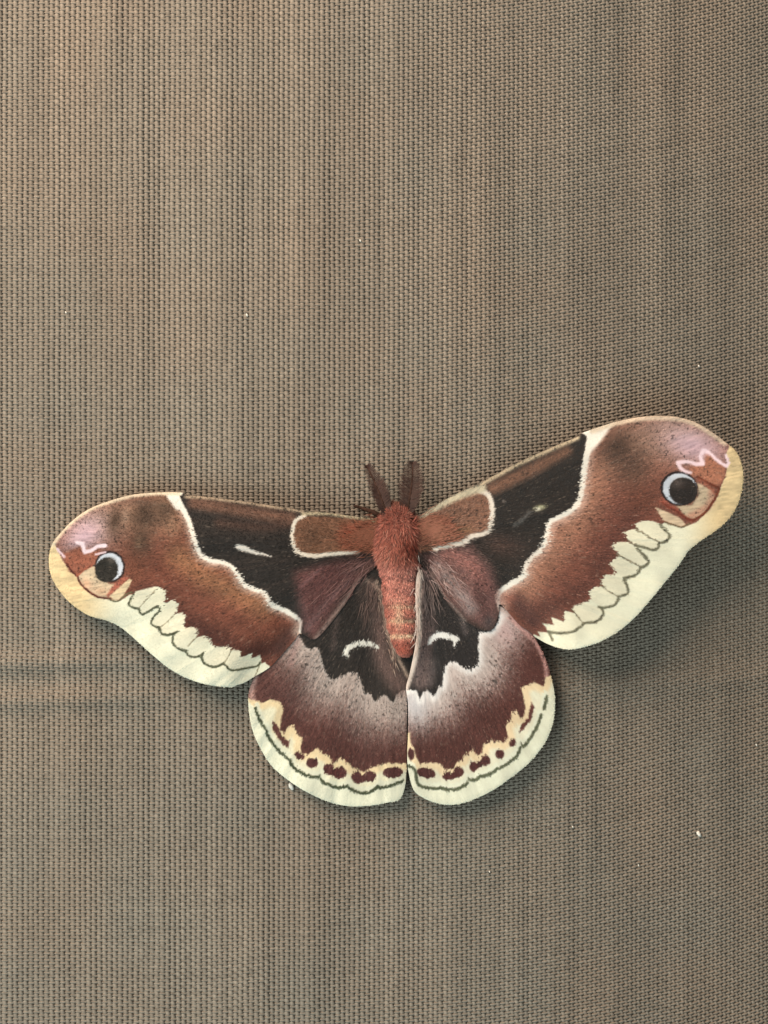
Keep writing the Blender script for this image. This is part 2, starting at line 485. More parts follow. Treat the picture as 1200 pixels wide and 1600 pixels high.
def paint_RF(x, y, p):  # browns paler and pinker than the other forewing: its stronger light painted in
    p.mix(np.ones(len(x)), (132, 76, 60))
    p.line(Z(6, (430, 330), (330, 540), (200, 700), (120, 800), (60, 880)), (180, 124, 98), 42, 30, 0.9)
    p.line(Z(6, (620, 560), (520, 640), (430, 820), (330, 930), (150, 1030)), (98, 54, 44), 18, 24, 0.9)
    p.line(Z(6, (20, 980), (100, 1080)), (92, 54, 48), 16, 16, 0.9)
    p.blob(Z(5, (660, 1030))[0], 10, 12, 0, (168, 104, 86), 0.7)
    p.blob(Z(6, (840, 170))[0], 70, 34, 20, (188, 158, 152), 0.95)
    p.blob(Z(6, (640, 190))[0], 66, 40, 10, (164, 126, 106), 0.8)
    p.blob(Z(6, (900, 215))[0], 46, 24, 15, (212, 176, 190), 1)
    p.blob(Z(6, (520, 225))[0], 27, 30, 20, (84, 60, 48), 0.95)
    p.blob(Z(6, (600, 340))[0], 28, 30, 0, (96, 70, 56), 0.75)
    p.blob(Z(6, (640, 480))[0], 26, 24, 0, (120, 66, 48), 0.7)
    inner = Z(6, (1080, 190), (1055, 260)) + Z(8, (985, 200), (962, 285), (945, 380), (900, 480), (872, 560), (840, 640), (760, 760), (620, 890), (520, 930), (460, 950), (330, 912), (270, 892)) + \
        Z(11, (1060, 95), (990, 70), (920, 68), (858, 95), (885, 132), (840, 135), (775, 155), (800, 205), (832, 243), (780, 232), (720, 233), (680, 265), (710, 312), (735, 345), (690, 370), (660, 410), (702, 462),
          (690, 490), (630, 490), (590, 550), (602, 578), (540, 590), (498, 620), (518, 670), (490, 692), (440, 710), (368, 745), (390, 790), (370, 785), (310, 768), (303, 862), (285, 850), (208, 822), (226, 882),
          (138, 868), (170, 910), (185, 942), (98, 933), (120, 975), (70, 955))
    poly = inner + Z(11, (40, 1100), (700, 1200), (1500, 700), (1900, 0), (1900, -800), (1300, -800))
    p.fill(poly, CREAM, 1.0)
    p.mix(smooth(1060, 1130, x) * smooth(1.2, -1.2, sdist(x, y, poly)), PEACH)
    for t in (Z(11, (870, 98), (920, 72), (990, 74), (1055, 105), (1125, 185), (1095, 228), (1045, 235), (890, 132)),
              Z(11, (785, 158), (840, 140), (1035, 240), (1040, 275), (1000, 290), (930, 272), (835, 240)),
              Z(11, (690, 266), (720, 237), (790, 238), (880, 290), (940, 350), (962, 392), (915, 425), (740, 342)),
              Z(11, (668, 410), (692, 374), (745, 355), (895, 440), (885, 470), (850, 496), (785, 512), (705, 462)),
              Z(11, (598, 550), (632, 494), (770, 520), (798, 590), (792, 636), (735, 656), (610, 578)),
              Z(11, (505, 622), (542, 594), (600, 585), (720, 665), (720, 690), (690, 726), (600, 742), (520, 690)),
              Z(11, (376, 748), (440, 714), (580, 745), (606, 775), (600, 810), (558, 850), (470, 862), (390, 780)),
              Z(11, (150, 875), (225, 885), (215, 830), (300, 865), (312, 775), (375, 792), (455, 875), (380, 926), (280, 940), (195, 932))):
        p.fill(t, TOOTH, 1.6, 0.9)
    gl = (112, 112, 88)
    for l in (Z(11, (1055, 100), (1105, 150), (1132, 190), (1100, 230), (1050, 245), (1045, 275), (1000, 297), (930, 275), (870, 265)),
              Z(11, (870, 265), (885, 300), (940, 350), (967, 395), (930, 425), (900, 440), (890, 470), (850, 500), (780, 515)),
              Z(11, (775, 518), (802, 590), (797, 640), (740, 660), (725, 690), (690, 732), (610, 748), (580, 742)),
              Z(11, (595, 745), (612, 775), (605, 812), (560, 857), (470, 866), (440, 892), (380, 932), (280, 947), (185, 935)), Z(11, (185, 935), (215, 1000))):
        p.line(l, gl, 3.4, 1.7, 0.95)
    for l in (Z(11, (870, 125), (950, 185), (1045, 235)), Z(11, (800, 220), (880, 270)), Z(11, (720, 330), (910, 430)), Z(11, (590, 565), (650, 615), (730, 660)), Z(11, (365, 755), (400, 800), (460, 870))):
        p.line(l, (112, 100, 74), [2.6] + [1.4] * (len(l) - 1), 0.9, 0.8)
    # eyespot
    p.fill(Z(8, (540, 280), (640, 260), (700, 255), (730, 150), (780, 160), (850, 230), (945, 285), (940, 380), (880, 460), (840, 490), (760, 450), (640, 390), (570, 380)), (182, 114, 86), 3.5)
    p.line(Z(8, (240, 650), (380, 740), (500, 820)), (172, 88, 68), 7, 4, 0.9)
    p.fill(Z(8, (400, 700), (560, 700), (640, 600), (640, 500), (600, 450), (700, 480), (800, 540), (820, 620), (790, 690), (700, 790), (620, 850), (540, 845), (470, 790)), (206, 184, 152), 2.6)
    p.line(Z(8, (790, 560), (790, 640), (720, 740), (560, 820)), (200, 138, 112), 8, 6, 0.75)
    p.line(Z(8, (640, 390), (760, 460), (865, 515), (840, 600), (780, 700), (700, 800), (580, 870)), (120, 52, 30), 3.0, 1.2)
    p.line(Z(8, (580, 870), (520, 850), (420, 780), (300, 710), (250, 670)), (128, 52, 34), [4, 3.4, 2.6, 2.4, 2], 1.4)
    p.line(Z(8, (650, 420), (760, 500), (830, 560)), (172, 96, 72), 4, 2.5, 0.8)
    p.fill(Z(8, (170, 720), (260, 760), (420, 830), (480, 880), (500, 915), (460, 940), (330, 900), (240, 860)), (222, 198, 164), 1.5)
    p.line(Z(8, (270, 890), (380, 922), (460, 945), (540, 905)), (120, 105, 74), 1.8, 1)
    p.blob(Z(8, (432, 518))[0], 29.5, 26.8, 15, (36, 22, 24), 1, True)
    p.blob(Z(8, (440, 522))[0], 26.8, 24.2, 15, (202, 214, 230), 1, True)
    p.blob(Z(8, (476, 545))[0], 22.3, 21.2, 15, (44, 36, 33), 1, True)
    p.blob(Z(8, (420, 460))[0], 10, 7, -20, (110, 96, 92), .6)  # painted sheen on the dark pupil
    p.line(Z(8, (560, 345), (500, 330), (440, 290), (420, 232), (500, 222), (560, 225), (620, 250), (690, 245), (665, 160), (700, 100), (760, 115), (830, 190), (900, 240), (955, 270), (975, 235), (945, 150)),
           (252, 226, 240), [3.5, 4, 5, 6, 5, 4, 5, 6, 4.5, 6.5, 4.5, 3.5, 3.5, 5, 4, 3], 2.2, 0.95, False)
    # white band, dark field
    p.line(RF_EDGE, (220, 186, 170), 26, 11, 0.7)
    p.line(RF_EDGE, WHITE, [22, 19, 17, 16, 15, 14, 14, 14, 14, 14, 14, 14, 14, 15, 16, 17, 16, 8], 2.6)
    p.fill(Z(6, (335, 140), (520, 80), (480, 130), (430, 200), (370, 260)), WHITE, 4)
    dark = RF_EDGE + Z(5, (650, 1300), (300, 1400), (0, 900), (0, 400), (900, 0), (1080, 60))
    p.fill(dark, BLACK, 1.4)
    p.line(Z(5, (560, 385), (800, 270), (1000, 165)), (140, 96, 74), [15, 14, 8], 11, 0.9)
    p.blob(Z(5, (620, 720))[0], 34, 16, 10, (84, 60, 52), .85)
    p.fill(Z(5, (150, 780), (300, 730), (430, 720), (560, 850), (600, 1000), (590, 1150), (540, 1210), (420, 1160), (300, 1040), (200, 900)), (132, 88, 84), 12, 0.9)
    p.line(Z(5, (300, 760), (420, 830), (520, 960)), (166, 104, 96), 12, 14, 0.8)
    p.line(Z(5, (240, 850), (340, 960), (430, 1090)), (168, 150, 148), 14, 13, 0.85)
    p.blob(Z(5, (540, 1170))[0], 9, 12, 0, (72, 64, 66), 0.8)
    p.line(Z(5, (190, 880), (300, 1040), (400, 1160)), (178, 158, 150), 2.5, 3.5, 0.6)
    # basal patch
    out = Z(5, (60, 640), (130, 558), (250, 490), (380, 430), (490, 400), (540, 430), (560, 520), (545, 615), (510, 652), (440, 668), (390, 705), (300, 722), (220, 745), (120, 765))
    p.fill(out, (144, 98, 76), 3)
    p.line(Z(5, (120, 650), (260, 610)), (192, 102, 78), 22, 15, 0.95)
    p.line(Z(5, (210, 690), (320, 640), (420, 630)), (150, 106, 70), 6, 8, 0.6)
    p.line(out[4:13], (232, 222, 208), [7, 7, 7, 6, 6, 7, 7, 7, 5], 2.4)
    p.line(Z(5, (130, 560), (250, 490), (380, 425), (500, 385)), (216, 204, 172), [5, 8, 10, 11], 5, 0.95)
    # discal marks
    p.blob(Z(5, (838, 500))[0], 8.5, 4, -15, (196, 198, 150), 0.95)
    p.blob(Z(5, (825, 508))[0], 4, 3, 0, (230, 228, 210), 0.9)
    p.line(Z(5, (690, 605), (730, 575), (775, 530)), (112, 112, 110), 5, 4, 0.6)
    p.blob(Z(5, (625, 462))[0], 3, 2, 40, (140, 130, 125), 0.7)
    p.line(Z(5, (500, 360), (700, 252), (900, 160), (1060, 92)), (206, 186, 152), 5, 4, 0.9)
    p.line(Z(6, (400, 136), (520, 97), (650, 74), (780, 72), (880, 92), (960, 132), (1050, 197)), (224, 204, 176), 7, 4, 0.85)


def hind_common(x, y, p, edge, fade, dark):
    p.mix(np.ones(len(x)), MAROON)
    d = dist_line(x, y, np.array(edge))
    sp = 0.5 + 0.5 * vn(x / 2.0, y / 2.6, 31)
    w = smooth(fade, fade * 0.1, d + 16 * (sp - 0.5) * smooth(3, 22, d)) * (0.95 - 0.5 * smooth(5, fade, d) * sp)
    return d, w


def paint_LH(x, y, p):
    d, w = hind_common(x, y, p, LH_EDGE, 92, None)
    p.mix(w, (184, 168, 160))  # band duller than the other hindwing's; its weaker light is in this colour
    p.blob(Z(3, (250, 480))[0], 40, 40, 0, (98, 62, 58), .55)
    p.line(Z(3, (415, 140), (390, 220), (360, 330)), (168, 130, 126), 6, 8, 0.6)
    p.line(Z(3, (120, 420), (95, 520), (110, 600)), (196, 152, 142), 9, 5, 0.9)
    inner = Z(3, (60, 560), (140, 580), (170, 592), (225, 568), (290, 582), (312, 640), (297, 700), (290, 770), (318, 802), (340, 750), (380, 743), (405, 800), (442, 840), (425, 890), (440, 930), (480, 938), (540, 888),
              (570, 930), (620, 948), (645, 1000), (690, 958), (740, 988), (780, 1030), (850, 1052), (920, 1020), (955, 1010), (1000, 993), (1080, 1000), (1150, 990))
    poly = inner + Z(3, (1250, 1350), (700, 1500), (200, 1300), (-50, 900), (-20, 560))
    p.fill(poly, (236, 212, 164), 1.3)
    p.mix(smooth(7, 15, dist_line(x, y, np.array(inner))) * smooth(1, -1, sdist(x, y, poly)), (230, 226, 194))
    spots(p, 3, [(505, 995, 38, 35, 0), (615, 1035, 36, 42, 0), (692, 1060, 45, 42, -10), (650, 1060, 40, 20, 0), (805, 1092, 40, 42, 0), (885, 1085, 50, 38, -15), (845, 1105, 40, 22, 0), (1045, 1058, 68, 38, -5), (420, 945, 36, 22, 30)],
          Z(3, (238, 715), (272, 740), (298, 810), (352, 850), (345, 892), (300, 862), (258, 800), (240, 760)))
    sc = [Z(3, (125, 630), (150, 700), (190, 765)), Z(3, (198, 780), (215, 830), (270, 900), (345, 968)), Z(3, (358, 975), (378, 1022), (450, 1070), (530, 1092), (560, 1080)),
          Z(3, (562, 1105), (600, 1135), (680, 1160), (750, 1145)), Z(3, (752, 1165), (810, 1190), (890, 1190), (955, 1145)), Z(3, (955, 1158), (1020, 1150), (1110, 1115))]
    allsc = sum([list(s) for s in sc], [])
    p.fill(allsc + Z(3, (1250, 1150), (1250, 1500), (300, 1500), (-100, 900), (60, 560)), CREAM, 1.2)
    for s in sc:
        p.line([(a + 2, b - 6) for a, b in s], (226, 228, 202), 6, 2, 0.9)
        p.line(s, (62, 72, 48), 4.2, 1.3, 0.95)
    p.fill(LH_EDGE + Z(2, (1300, 900), (1300, 200), (500, 200), (560, 640)), BLACK, 1.4)
    p.line(LH_EDGE, (212, 204, 198), 3, 4, 0.4)
    p.fill(LH_EDGE[1:] + Z(2, (1300, 900), (1300, 200), (500, 200), (600, 660)), BLACK, 1.2)
    p.line(Z(2, (960, 470), (1000, 620), (1010, 800), (1090, 930)), (112, 86, 80), [14, 20, 22, 22], 16, 0.85)
    p.line(Z(2, (800, 610), (780, 760)), (92, 76, 72), 5, 7, 0.7)
    p.line(Z(2, (905, 450), (930, 600), (950, 720)), (70, 56, 52), 10, 12, 0.8)
    p.line(Z(2, (985, 450), (1010, 560), (1040, 690), (1075, 780), (1130, 890)), (202, 176, 154), 2.6, 4, 0.85)
    p.line(Z(2, (940, 440), (1000, 480)), (170, 140, 126), 4, 6, 0.6)
    p.line(Z(2, (838, 782), (852, 758), (900, 738), (950, 738), (992, 756)), (232, 232, 222), [7, 8, 7, 7, 4], 1.8)
    p.line(Z(2, (838, 770), (852, 795)), (232, 232, 222), 4, 1.5)


def spots(p, v, ell, poly):
    k = VIEWS[v][2]
    for cx, cy, rx, ry, r in ell:
        p.blob(Z(v, (cx, cy))[0], 1.0 * rx / k, 0.95 * ry / k, r, (86, 42, 40), 1, True)
    p.fill(poly, (100, 54, 48), 1.2)


def paint_RH(x, y, p):
    d, w = hind_common(x, y, p, RH_EDGE, 82, None)
    p.mix(w, (208, 194, 188))  # brighter band: the extra light on this hindwing is painted in
    p.blob(Z(4, (720, 110))[0], 22, 30, -35, (196, 160, 160), .7)
    p.blob(Z(4, (120, 600))[0], 22, 34, 0, (206, 208, 216), .7)
    p.line(Z(4, (760, 20), (850, 110), (930, 190), (990, 320), (1005, 420)), (206, 152, 146), 5, 4, 0.85)
    inner = Z(4, (1080, 400), (1000, 420), (980, 482), (920, 453), (870, 478), (832, 488), (846, 550), (862, 620), (850, 682), (825, 692), (808, 648), (768, 655), (765, 710), (728, 750), (745, 825), (715, 860), (690, 843),
              (630, 850), (578, 870), (570, 920), (545, 947), (510, 908), (463, 930), (440, 970), (400, 988), (380, 1030), (330, 1042), (290, 1000), (230, 988), (160, 1000), (130, 960), (115, 890), (92, 860), (88, 790), (40, 790))
    poly = inner + Z(4, (-50, 1300), (500, 1500), (1200, 1100), (1250, 500))
    p.fill(poly, (238, 214, 170), 1.3)
    p.mix(smooth(7, 15, dist_line(x, y, np.array(inner))) * smooth(1, -1, sdist(x, y, poly)), (232, 230, 202))
    spots(p, 4, [(775, 860, 20, 30, 20), (690, 935, 30, 33, 0), (597, 980, 30, 36, 0), (555, 1005, 30, 20, -30), (514, 1022, 27, 38, 0), (412, 1060, 38, 36, -20), (375, 1080, 35, 22, 0), (345, 1085, 40, 28, 0), (195, 1060, 66, 36, 8), (95, 935, 22, 42, 0)],
          Z(4, (900, 585), (922, 620), (906, 690), (850, 770), (818, 792), (828, 750), (878, 690), (890, 640)))
    sc = [Z(4, (1005, 550), (985, 635)), Z(4, (968, 675), (940, 750), (900, 820), (850, 882), (828, 868)), Z(4, (828, 895), (810, 940), (740, 1000), (668, 1040)),
          Z(4, (660, 1048), (600, 1080), (560, 1085), (530, 1112), (478, 1105)), Z(4, (472, 1130), (420, 1165), (340, 1176), (292, 1156)), Z(4, (285, 1165), (200, 1160), (140, 1130), (120, 1040), (75, 1015))]
    allsc = sum([list(s) for s in sc], [])
    p.fill(allsc + Z(4, (-50, 1020), (-50, 1400), (500, 1500), (1300, 1100), (1200, 480)), CREAM, 1.2)
    for s in sc:
        p.line([(a - 2, b - 6) for a, b in s], (230, 234, 210), 6, 2, 0.9)
        p.line(s, (84, 92, 66), 4.2, 1.5, 0.95)
    p.line(RH_EDGE, (246, 244, 242), 12, 7, 0.85)
    p.fill(RH_EDGE + Z(4, (0, 450), (0, -500), (520, -400), (600, -60)), (46, 42, 42), 1.3)
    p.line(Z(4, (200, -280), (190, -100), (190, 100), (180, 300), (170, 430)), (130, 106, 102), [14, 18, 22, 24, 26], 12, 0.9)
    p.line(Z(4, (250, 300), (230, 460)), (100, 90, 90), 6, 9, 0.6)
    p.line(Z(4, (330, -180), (420, -20), (460, 120)), (110, 98, 98), 5, 8, 0.7)
    p.line(Z(4, (400, -60), (450, 60)), (160, 146, 142), 1.6, 3, 0.7)
    p.line(Z(4, (150, -280), (140, -100), (143, 50), (130, 220), (100, 370), (66, 490)), (236, 216, 202), [8, 9, 10, 10, 8, 6], 4, 0.95)
    p.blob(Z(4, (275, 250))[0], 10, 15, 0, (40, 38, 38), 1)
    p.line(Z(4, (215, 195), (240, 158), (290, 137), (340, 148), (405, 165)), (246, 246, 242), [4, 8, 9, 9, 7], 2)
    p.line(Z(4, (395, 160), (382, 215)), (246, 246, 242), [7, 2.5], 1.5)


PAINT = {'LF': paint_LF, 'RF': paint_RF, 'LH': paint_LH, 'RH': paint_RH}
ALB = 0.86


def polar(k, x, y):
    rx, ry = ROOT[k]
    return np.hypot(x - rx, y - ry), np.arctan2(y - ry, x - rx)


def wing_color(k, x, y, fine=0.0):
    """wing colour with its painted-in light (linear albedo) at photo-pixel position on the wing; edges broken up along the scale direction"""
    r, t = polar(k, x, y)
    n = vn(t * 150, r / 9, 41) * 0.7 + vn(t * 60, r / 20, 42) * 0.3 + fine
    amp = np.full(len(x), 2.3)
    for e in ((168, 887), (1066, 765)):
        amp = np.where(np.hypot(x - e[0], y - e[1]) < 58, 0.9, amp)
    lo = 0.45 if k in ('LF', 'RF') else 0.8
    amp = amp * (lo + (1 - lo) * smooth(26, 64, dist_line(x, y, np.vstack([OUT[k], OUT[k][:1]])[::2])))
    c, s = np.cos(t), np.sin(t)
    xx = x + c * n * amp; yy = y + s * n * amp
    p = Paint(xx, yy, (100, 100, 100))
    PAINT[k](xx, yy, p)
    col = p.c
    lum = col.mean(1)
    # natural freckling of the brown fields, fine streaks everywhere
    st = vn(t * 190, r / 11, 43)
    fr = smooth(0.52, 0.85, vn(x / 2.6, y / 2.6, 44)) * smooth(75, 110, lum) * smooth(200, 160, lum)
    g = 1 + st * np.where(lum > 195, 0.012, 0.09) + 0.05 * vn(x / 22, y / 22, 45) - 0.42 * fr
    pale = smooth(0.6, 0.95, vn(t * 210 + 9, r / 8, 46)) * smooth(165, 110, lum)
    col = col * g[:, None]
    col = col + (np.array([[182, 160, 140]]) - col) * (0.30 * pale)[:, None]
    return lin(desat(col, 0.83)) * ALB


def desat(c, k):
    g = c @ np.array([0.30, 0.55, 0.15])
    return g[:, None] + (c - g[:, None]) * k


def wing_h(k, x, y, d_edge):
    """height of the wing over the screen in metres"""
    r, t = polar(k, x, y)
    if k == 'LF':
        h = 0.0031 - 0.0008 * np.clip(r / 520, 0, 1.2)
        h = h + 0.0004 * np.sin(np.clip(r / 520, 0, 1) * math.pi)
    elif k == 'RF':
        h = 0.0033 + 0.0022 * np.clip(r / 520, 0, 1.2) ** 2
        h = h + 0.0003 * np.sin(np.clip(r / 520, 0, 1) * math.pi)
    elif k == 'LH':
        h = 0.0024 - 0.0010 * np.clip(r / 380, 0, 1.1)
    else:
        h = 0.0028 - 0.0010 * np.clip(r / 380, 0, 1.1) + 0.0011 * smooth(676, 650, x) * smooth(1075, 1000, y)
    if k in HIND_MARGIN:      # the trailing edge of the forewing lies down on the hindwing
        w = smooth(70, 6, dist_line(x, y, HIND_MARGIN[k]))
        under = wing_h({'LF': 'LH', 'RF': 'RH'}[k], x, y, np.full(np.shape(x), 60.0)) + 0.00016
        return h * (1 - w) + under * w + 0.00004 * (1 - w) * vn(x / 70, y / 70, 61) + (1 - w) * relief(k, x, y, r, t, d_edge)
    return h + relief(k, x, y, r, t, d_edge)


HIND_MARGIN = {'LF': [(420, 1043), (440, 1022), (458, 1003), (465, 990), (493, 998), (515, 975), (540, 943), (562, 908), (580, 892), (593, 877)],
               'RF': [(834, 993), (812, 977), (793, 956), (778, 944), (778, 960), (772, 978), (765, 984), (748, 983), (713, 960), (690, 927), (671, 895), (655, 875)]}


def relief(k, x, y, r, t, d_edge):
    '''vein corrugation, rippled margin and rolled rim'''
    h = 0.0
    ramp = smooth(60, 330, r)
    va = 0.00016 if k in ('LF', 'LH') else 0.00009
    h = h + va * ramp * np.sin(t * (26 if k in ('LF', 'RF') else 17) + 0.6) + 0.00012 * vn(x / 70, y / 70, 61 + ord(k[0]))
    rp = smooth(70, 8, d_edge) * smooth(200, 330, r)
    h = h + (0.00006 if k[0] == 'L' else 0.00003) * rp * np.sin(t * 66 + 2 * vn(t * 14, r / 200, 65))
    h = h + 0.00003 * vn(t * 60, r / 60, 64)
    h = h - 0.00009 * np.exp(-np.clip(d_edge, 0, None) / 3.0)
    fv = t * (34 if k in ('LF', 'RF') else 24) / 6.2832
    fv = fv - np.round(fv)
    h = h + 0.000035 * smooth(90, 200, r) * np.exp(-(fv * r * 0.19 / 2.2) ** 2)
    return h


STEP = 1.5
moth = empty("moth", "brown eyespotted silk moth with cream wing margins resting open-winged on the screen", "moth")
moth.location = tuple(W(622, 880, 0.0005))


def local(V):
    return V - np.array(moth.location)[None]


def build_wing(k, name, label):
    P = OUT[k]
    x0, y0 = P.min(0) - 3; x1, y1 = P.max(0) + 3
    gx = np.arange(x0, x1, STEP); gy = np.arange(y0, y1, STEP)
    X, Y = np.meshgrid(gx, gy)
    xf, yf = X.ravel(), Y.ravel()
    ins = inside(xf, yf, P).reshape(X.shape)
    cell = ins[:-1, :-1] | ins[1:, :-1] | ins[:-1, 1:] | ins[1:, 1:]
    ids = np.arange(X.size).reshape(X.shape)
    ci, cj = np.nonzero(cell)
    q = np.stack([ids[ci, cj], ids[ci, cj + 1], ids[ci + 1, cj + 1], ids[ci + 1, cj]], -1)
    used = np.unique(q)
    rem = np.full(X.size, -1); rem[used] = np.arange(len(used))
    q = rem[q]
    x = xf[used].copy(); y = yf[used].copy(); inn = ins.ravel()[used]
    # snap the outside vertices to the outline
    o = np.nonzero(~inn)[0]
    Pc = np.vstack([P, P[:1]])
    best = np.full(len(o), 1e9); bx = x[o].copy(); by = y[o].copy()
    dall = np.full(len(x), 1e9)
    for i in range(len(P)):
        a, b = Pc[i], Pc[i + 1]; d = b - a; L = d @ d + 1e-9
        t = np.clip(((x - a[0]) * d[0] + (y - a[1]) * d[1]) / L, 0, 1)
        qx = a[0] + t * d[0]; qy = a[1] + t * d[1]
        dd = np.hypot(x - qx, y - qy)
        dall = np.minimum(dall, dd)
        m = dd[o] < best
        best[m] = dd[o][m]; bx[m] = qx[o][m]; by[m] = qy[o][m]
    x[o] = bx; y[o] = by; dall[o] = 0
    h = wing_h(k, x, y, dall)
    V = local(W(x, y, h))
    col = wing_color(k, x, y)
    ob = mesh_np(name, V, q[:, ::-1], 4, M_wing, moth, col)
    ob["label"] = label
    md = ob.modifiers.new("thickness", 'SOLIDIFY'); md.thickness = 0.00006; md.offset = -1
    # ---- overlapping scales: thin kite-shaped flakes lying outward from the wing root
    area_px = inn.sum() * STEP * STEP
    n = int(area_px / 4.2)
    sx = rng.uniform(x0, x1, n * 3); sy = rng.uniform(y0, y1, n * 3)
    m = inside(sx, sy, P); sx = sx[m][:n]; sy = sy[m][:n]; n = len(sx)
    de = dist_line(sx, sy, Pc)
    r, t = polar(k, sx, sy)
    ang = t + rng.normal(0, 0.16, n)
    fine = rng.normal(0, 1, n) * np.where(de > 45, 0.85, 0.5)
    Ls = rng.uniform(3.4, 6.2, n)
    near = smooth(72, 52, de)
    for e in ((168, 887), (1066, 765)):
        near = np.maximum(near, smooth(62, 45, np.hypot(sx - e[0], sy - e[1])))
    Ls = Ls * (1 - 0.45 * near)
    basal = smooth(170, 40, r); Ls = Ls * (1 + 1.3 * basal)
    c = wing_color(k, sx + np.cos(ang) * Ls * .5, sy + np.sin(ang) * Ls * .5, fine)
    lum = c.mean(1)
    pale = smooth(0.28, 0.42, lum)
    c = c * (1 + rng.normal(0, 1, n)[:, None] * (0.24 - 0.222 * pale)[:, None])
    c = np.clip(c, 0.006, 0.9)
    Ls = Ls * (1 - 0.55 * smooth(5, 1, de)); Ws = rng.uniform(0.5, 0.9, n)
    hb = wing_h(k, sx, sy, de) + 0.00001
    lift = rng.uniform(0.00002, 0.00009, n) * (1 - 0.6 * pale) * (1 + basal)
    cx, sn = np.cos(ang), np.sin(ang)
    # the tip follows the wing surface under it
    ex = sx + cx * Ls; ey = sy + sn * Ls
    hm = wing_h(k, sx + cx * Ls * .55, sy + sn * Ls * .55, de); ht = wing_h(k, ex, ey, de)
    vb = W(sx, sy, hb)
    vl = W(sx + cx * Ls * .55 - sn * Ws, sy + sn * Ls * .55 + cx * Ws, hm + lift * .6)
    vt = W(ex, ey, ht + lift)
    vr = W(sx + cx * Ls * .55 + sn * Ws, sy + sn * Ls * .55 - cx * Ws, hm + lift * .6)
    VV = local(np.stack([vb, vl, vt, vr], 1).reshape(-1, 3))
    FF = np.arange(n * 4).reshape(n, 4)
    mesh_np("wing_scales", VV, FF[:, ::-1], 4, M_scale, ob, np.repeat(c, 4, axis=0), True, 'stuff')
    return ob


build_wing('LH', "hindwing", "hindwing lying lower, its margin dropping to the screen")
build_wing('RH', "hindwing", "hindwing with its inner edge overlapping the other hindwing")
build_wing('LF', "forewing", "forewing held nearly level")
build_wing('RF', "forewing", "forewing raised steeply")

# ------------------------------------------------------------------ body: one continuous mesh
ST = np.array([  # px, py, half width px, centre height mm, half depth mm
    (622, 790, 3, 2.9, 0.3), (622, 793, 11, 2.9, 1.1), (622, 800, 17, 2.9, 1.5), (622, 808, 21, 2.9, 1.8), (621, 818, 27, 2.9, 2.0), (622, 838, 31, 2.9, 2.1), (622, 858, 30, 2.9, 2.1),
    (623, 880, 27, 2.8, 1.9), (623, 900, 26, 2.7, 1.7), (624, 925, 25.5, 2.6, 1.6), (626, 950, 24, 2.6, 1.5), (628, 975, 21.5, 2.5, 1.4), (630, 997, 18, 2.5, 1.2), (632, 1012, 12.5, 2.5, 0.9), (633, 1020, 7, 2.5, 0.6), (633.5, 1024, 1.5, 2.5, 0.15)])
tt = np.linspace(0, len(ST) - 1, 64)
SC = catmull(ST, False, 6)
ti = np.linspace(0, len(SC) - 1, 70)
B = np.stack([np.interp(ti, np.arange(len(SC)), SC[:, j]) for j in range(5)], -1)
seg = 1 + 0.05 * np.sin((B[:, 1] - 890) / 21.0 * 2 * math.pi) * smooth(880, 910, B[:, 1])
B[:, 2] *= seg; B[:, 4] *= seg
NS = 32
a = np.linspace(0, 2 * math.pi, NS, endpoint=False)


def body_point(u, ang):
    """u in station index space"""
    b = [np.interp(u, np.arange(len(B)), B[:, j]) for j in range(5)]
    return b[0] + b[2] * np.cos(ang), b[1] + 0 * ang, (b[3] + b[4] * np.sin(ang)) * 1e-3


def body_color(px, py):
    n = len(px)
    c = np.tile(np.array([[166., 82, 64]]), (n, 1))
    def mx(w, col):
        nonlocal c
        c = c + (np.array([col], float) - c) * np.clip(w, 0, 1)[:, None]
    mx(smooth(800, 786, py), (118, 70, 54))
    mx(np.exp(-((py - 852) / 16) ** 2 - ((px - 640) / 14) ** 2), (128, 46, 28))
    mx(np.exp(-((py - 870) / 22) ** 2 - ((px - 604) / 12) ** 2), (196, 108, 86))
    mx(smooth(868, 895, py), (212, 124, 106))
    mx(smooth(935, 950, py) * 0.9, (206, 112, 92))
    mx(np.exp(-((py - 962) / 20) ** 2 - ((px - 623) / 7) ** 2), (234, 172, 138))
    for yy, w in ((947, .35), (969, .5), (993, .95)):
        mx(np.exp(-((py - yy) / 3.6) ** 2) * min(1, w * 1.5) * smooth(30, 14, np.abs(px - 630)), (240, 196, 152))
    mx(np.exp(-((py - 1012) / 10) ** 2), (192, 88, 68))
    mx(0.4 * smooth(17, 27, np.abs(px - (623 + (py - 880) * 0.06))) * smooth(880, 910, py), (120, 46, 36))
    return c


U, A2 = np.meshgrid(np.arange(len(B)), a, indexing='ij')
bx, by, bh = body_point(U.ravel(), A2.ravel())
V = local(W(bx, by, bh))
f = []
i0 = np.arange(len(B) - 1)[:, None] * NS; k0 = np.arange(NS)[None]; k1 = (k0 + 1) % NS
f = np.stack([i0 + k0, i0 + k1, i0 + NS + k1, i0 + NS + k0], -1).reshape(-1, 4)
caps = []
body = mesh_np("body", V, f[:, ::-1], 4, M_fur, moth, lin(desat(body_color(bx, by), 0.8) * 0.9) * ALB)
body["label"] = "furry rust-red body with pale rings on the abdomen"

# fur: short tapered hairs, each a narrow three-segment blade
NH = 15000
u = rng.uniform(1.0, len(B) - 2.2, NH); an = rng.uniform(-0.25, math.pi + 0.25, NH)
hx, hy, hh = body_point(u, an)
thor = smooth(905, 870, hy)
Lh = (rng.uniform(6, 13, NH) * (0.42 + 0.5 * thor)) * (1 + 0.35 * np.abs(np.cos(an)) * thor) * np.where(hy < 815, 0.75, 1)
ox = np.cos(an); oz = np.sin(an)
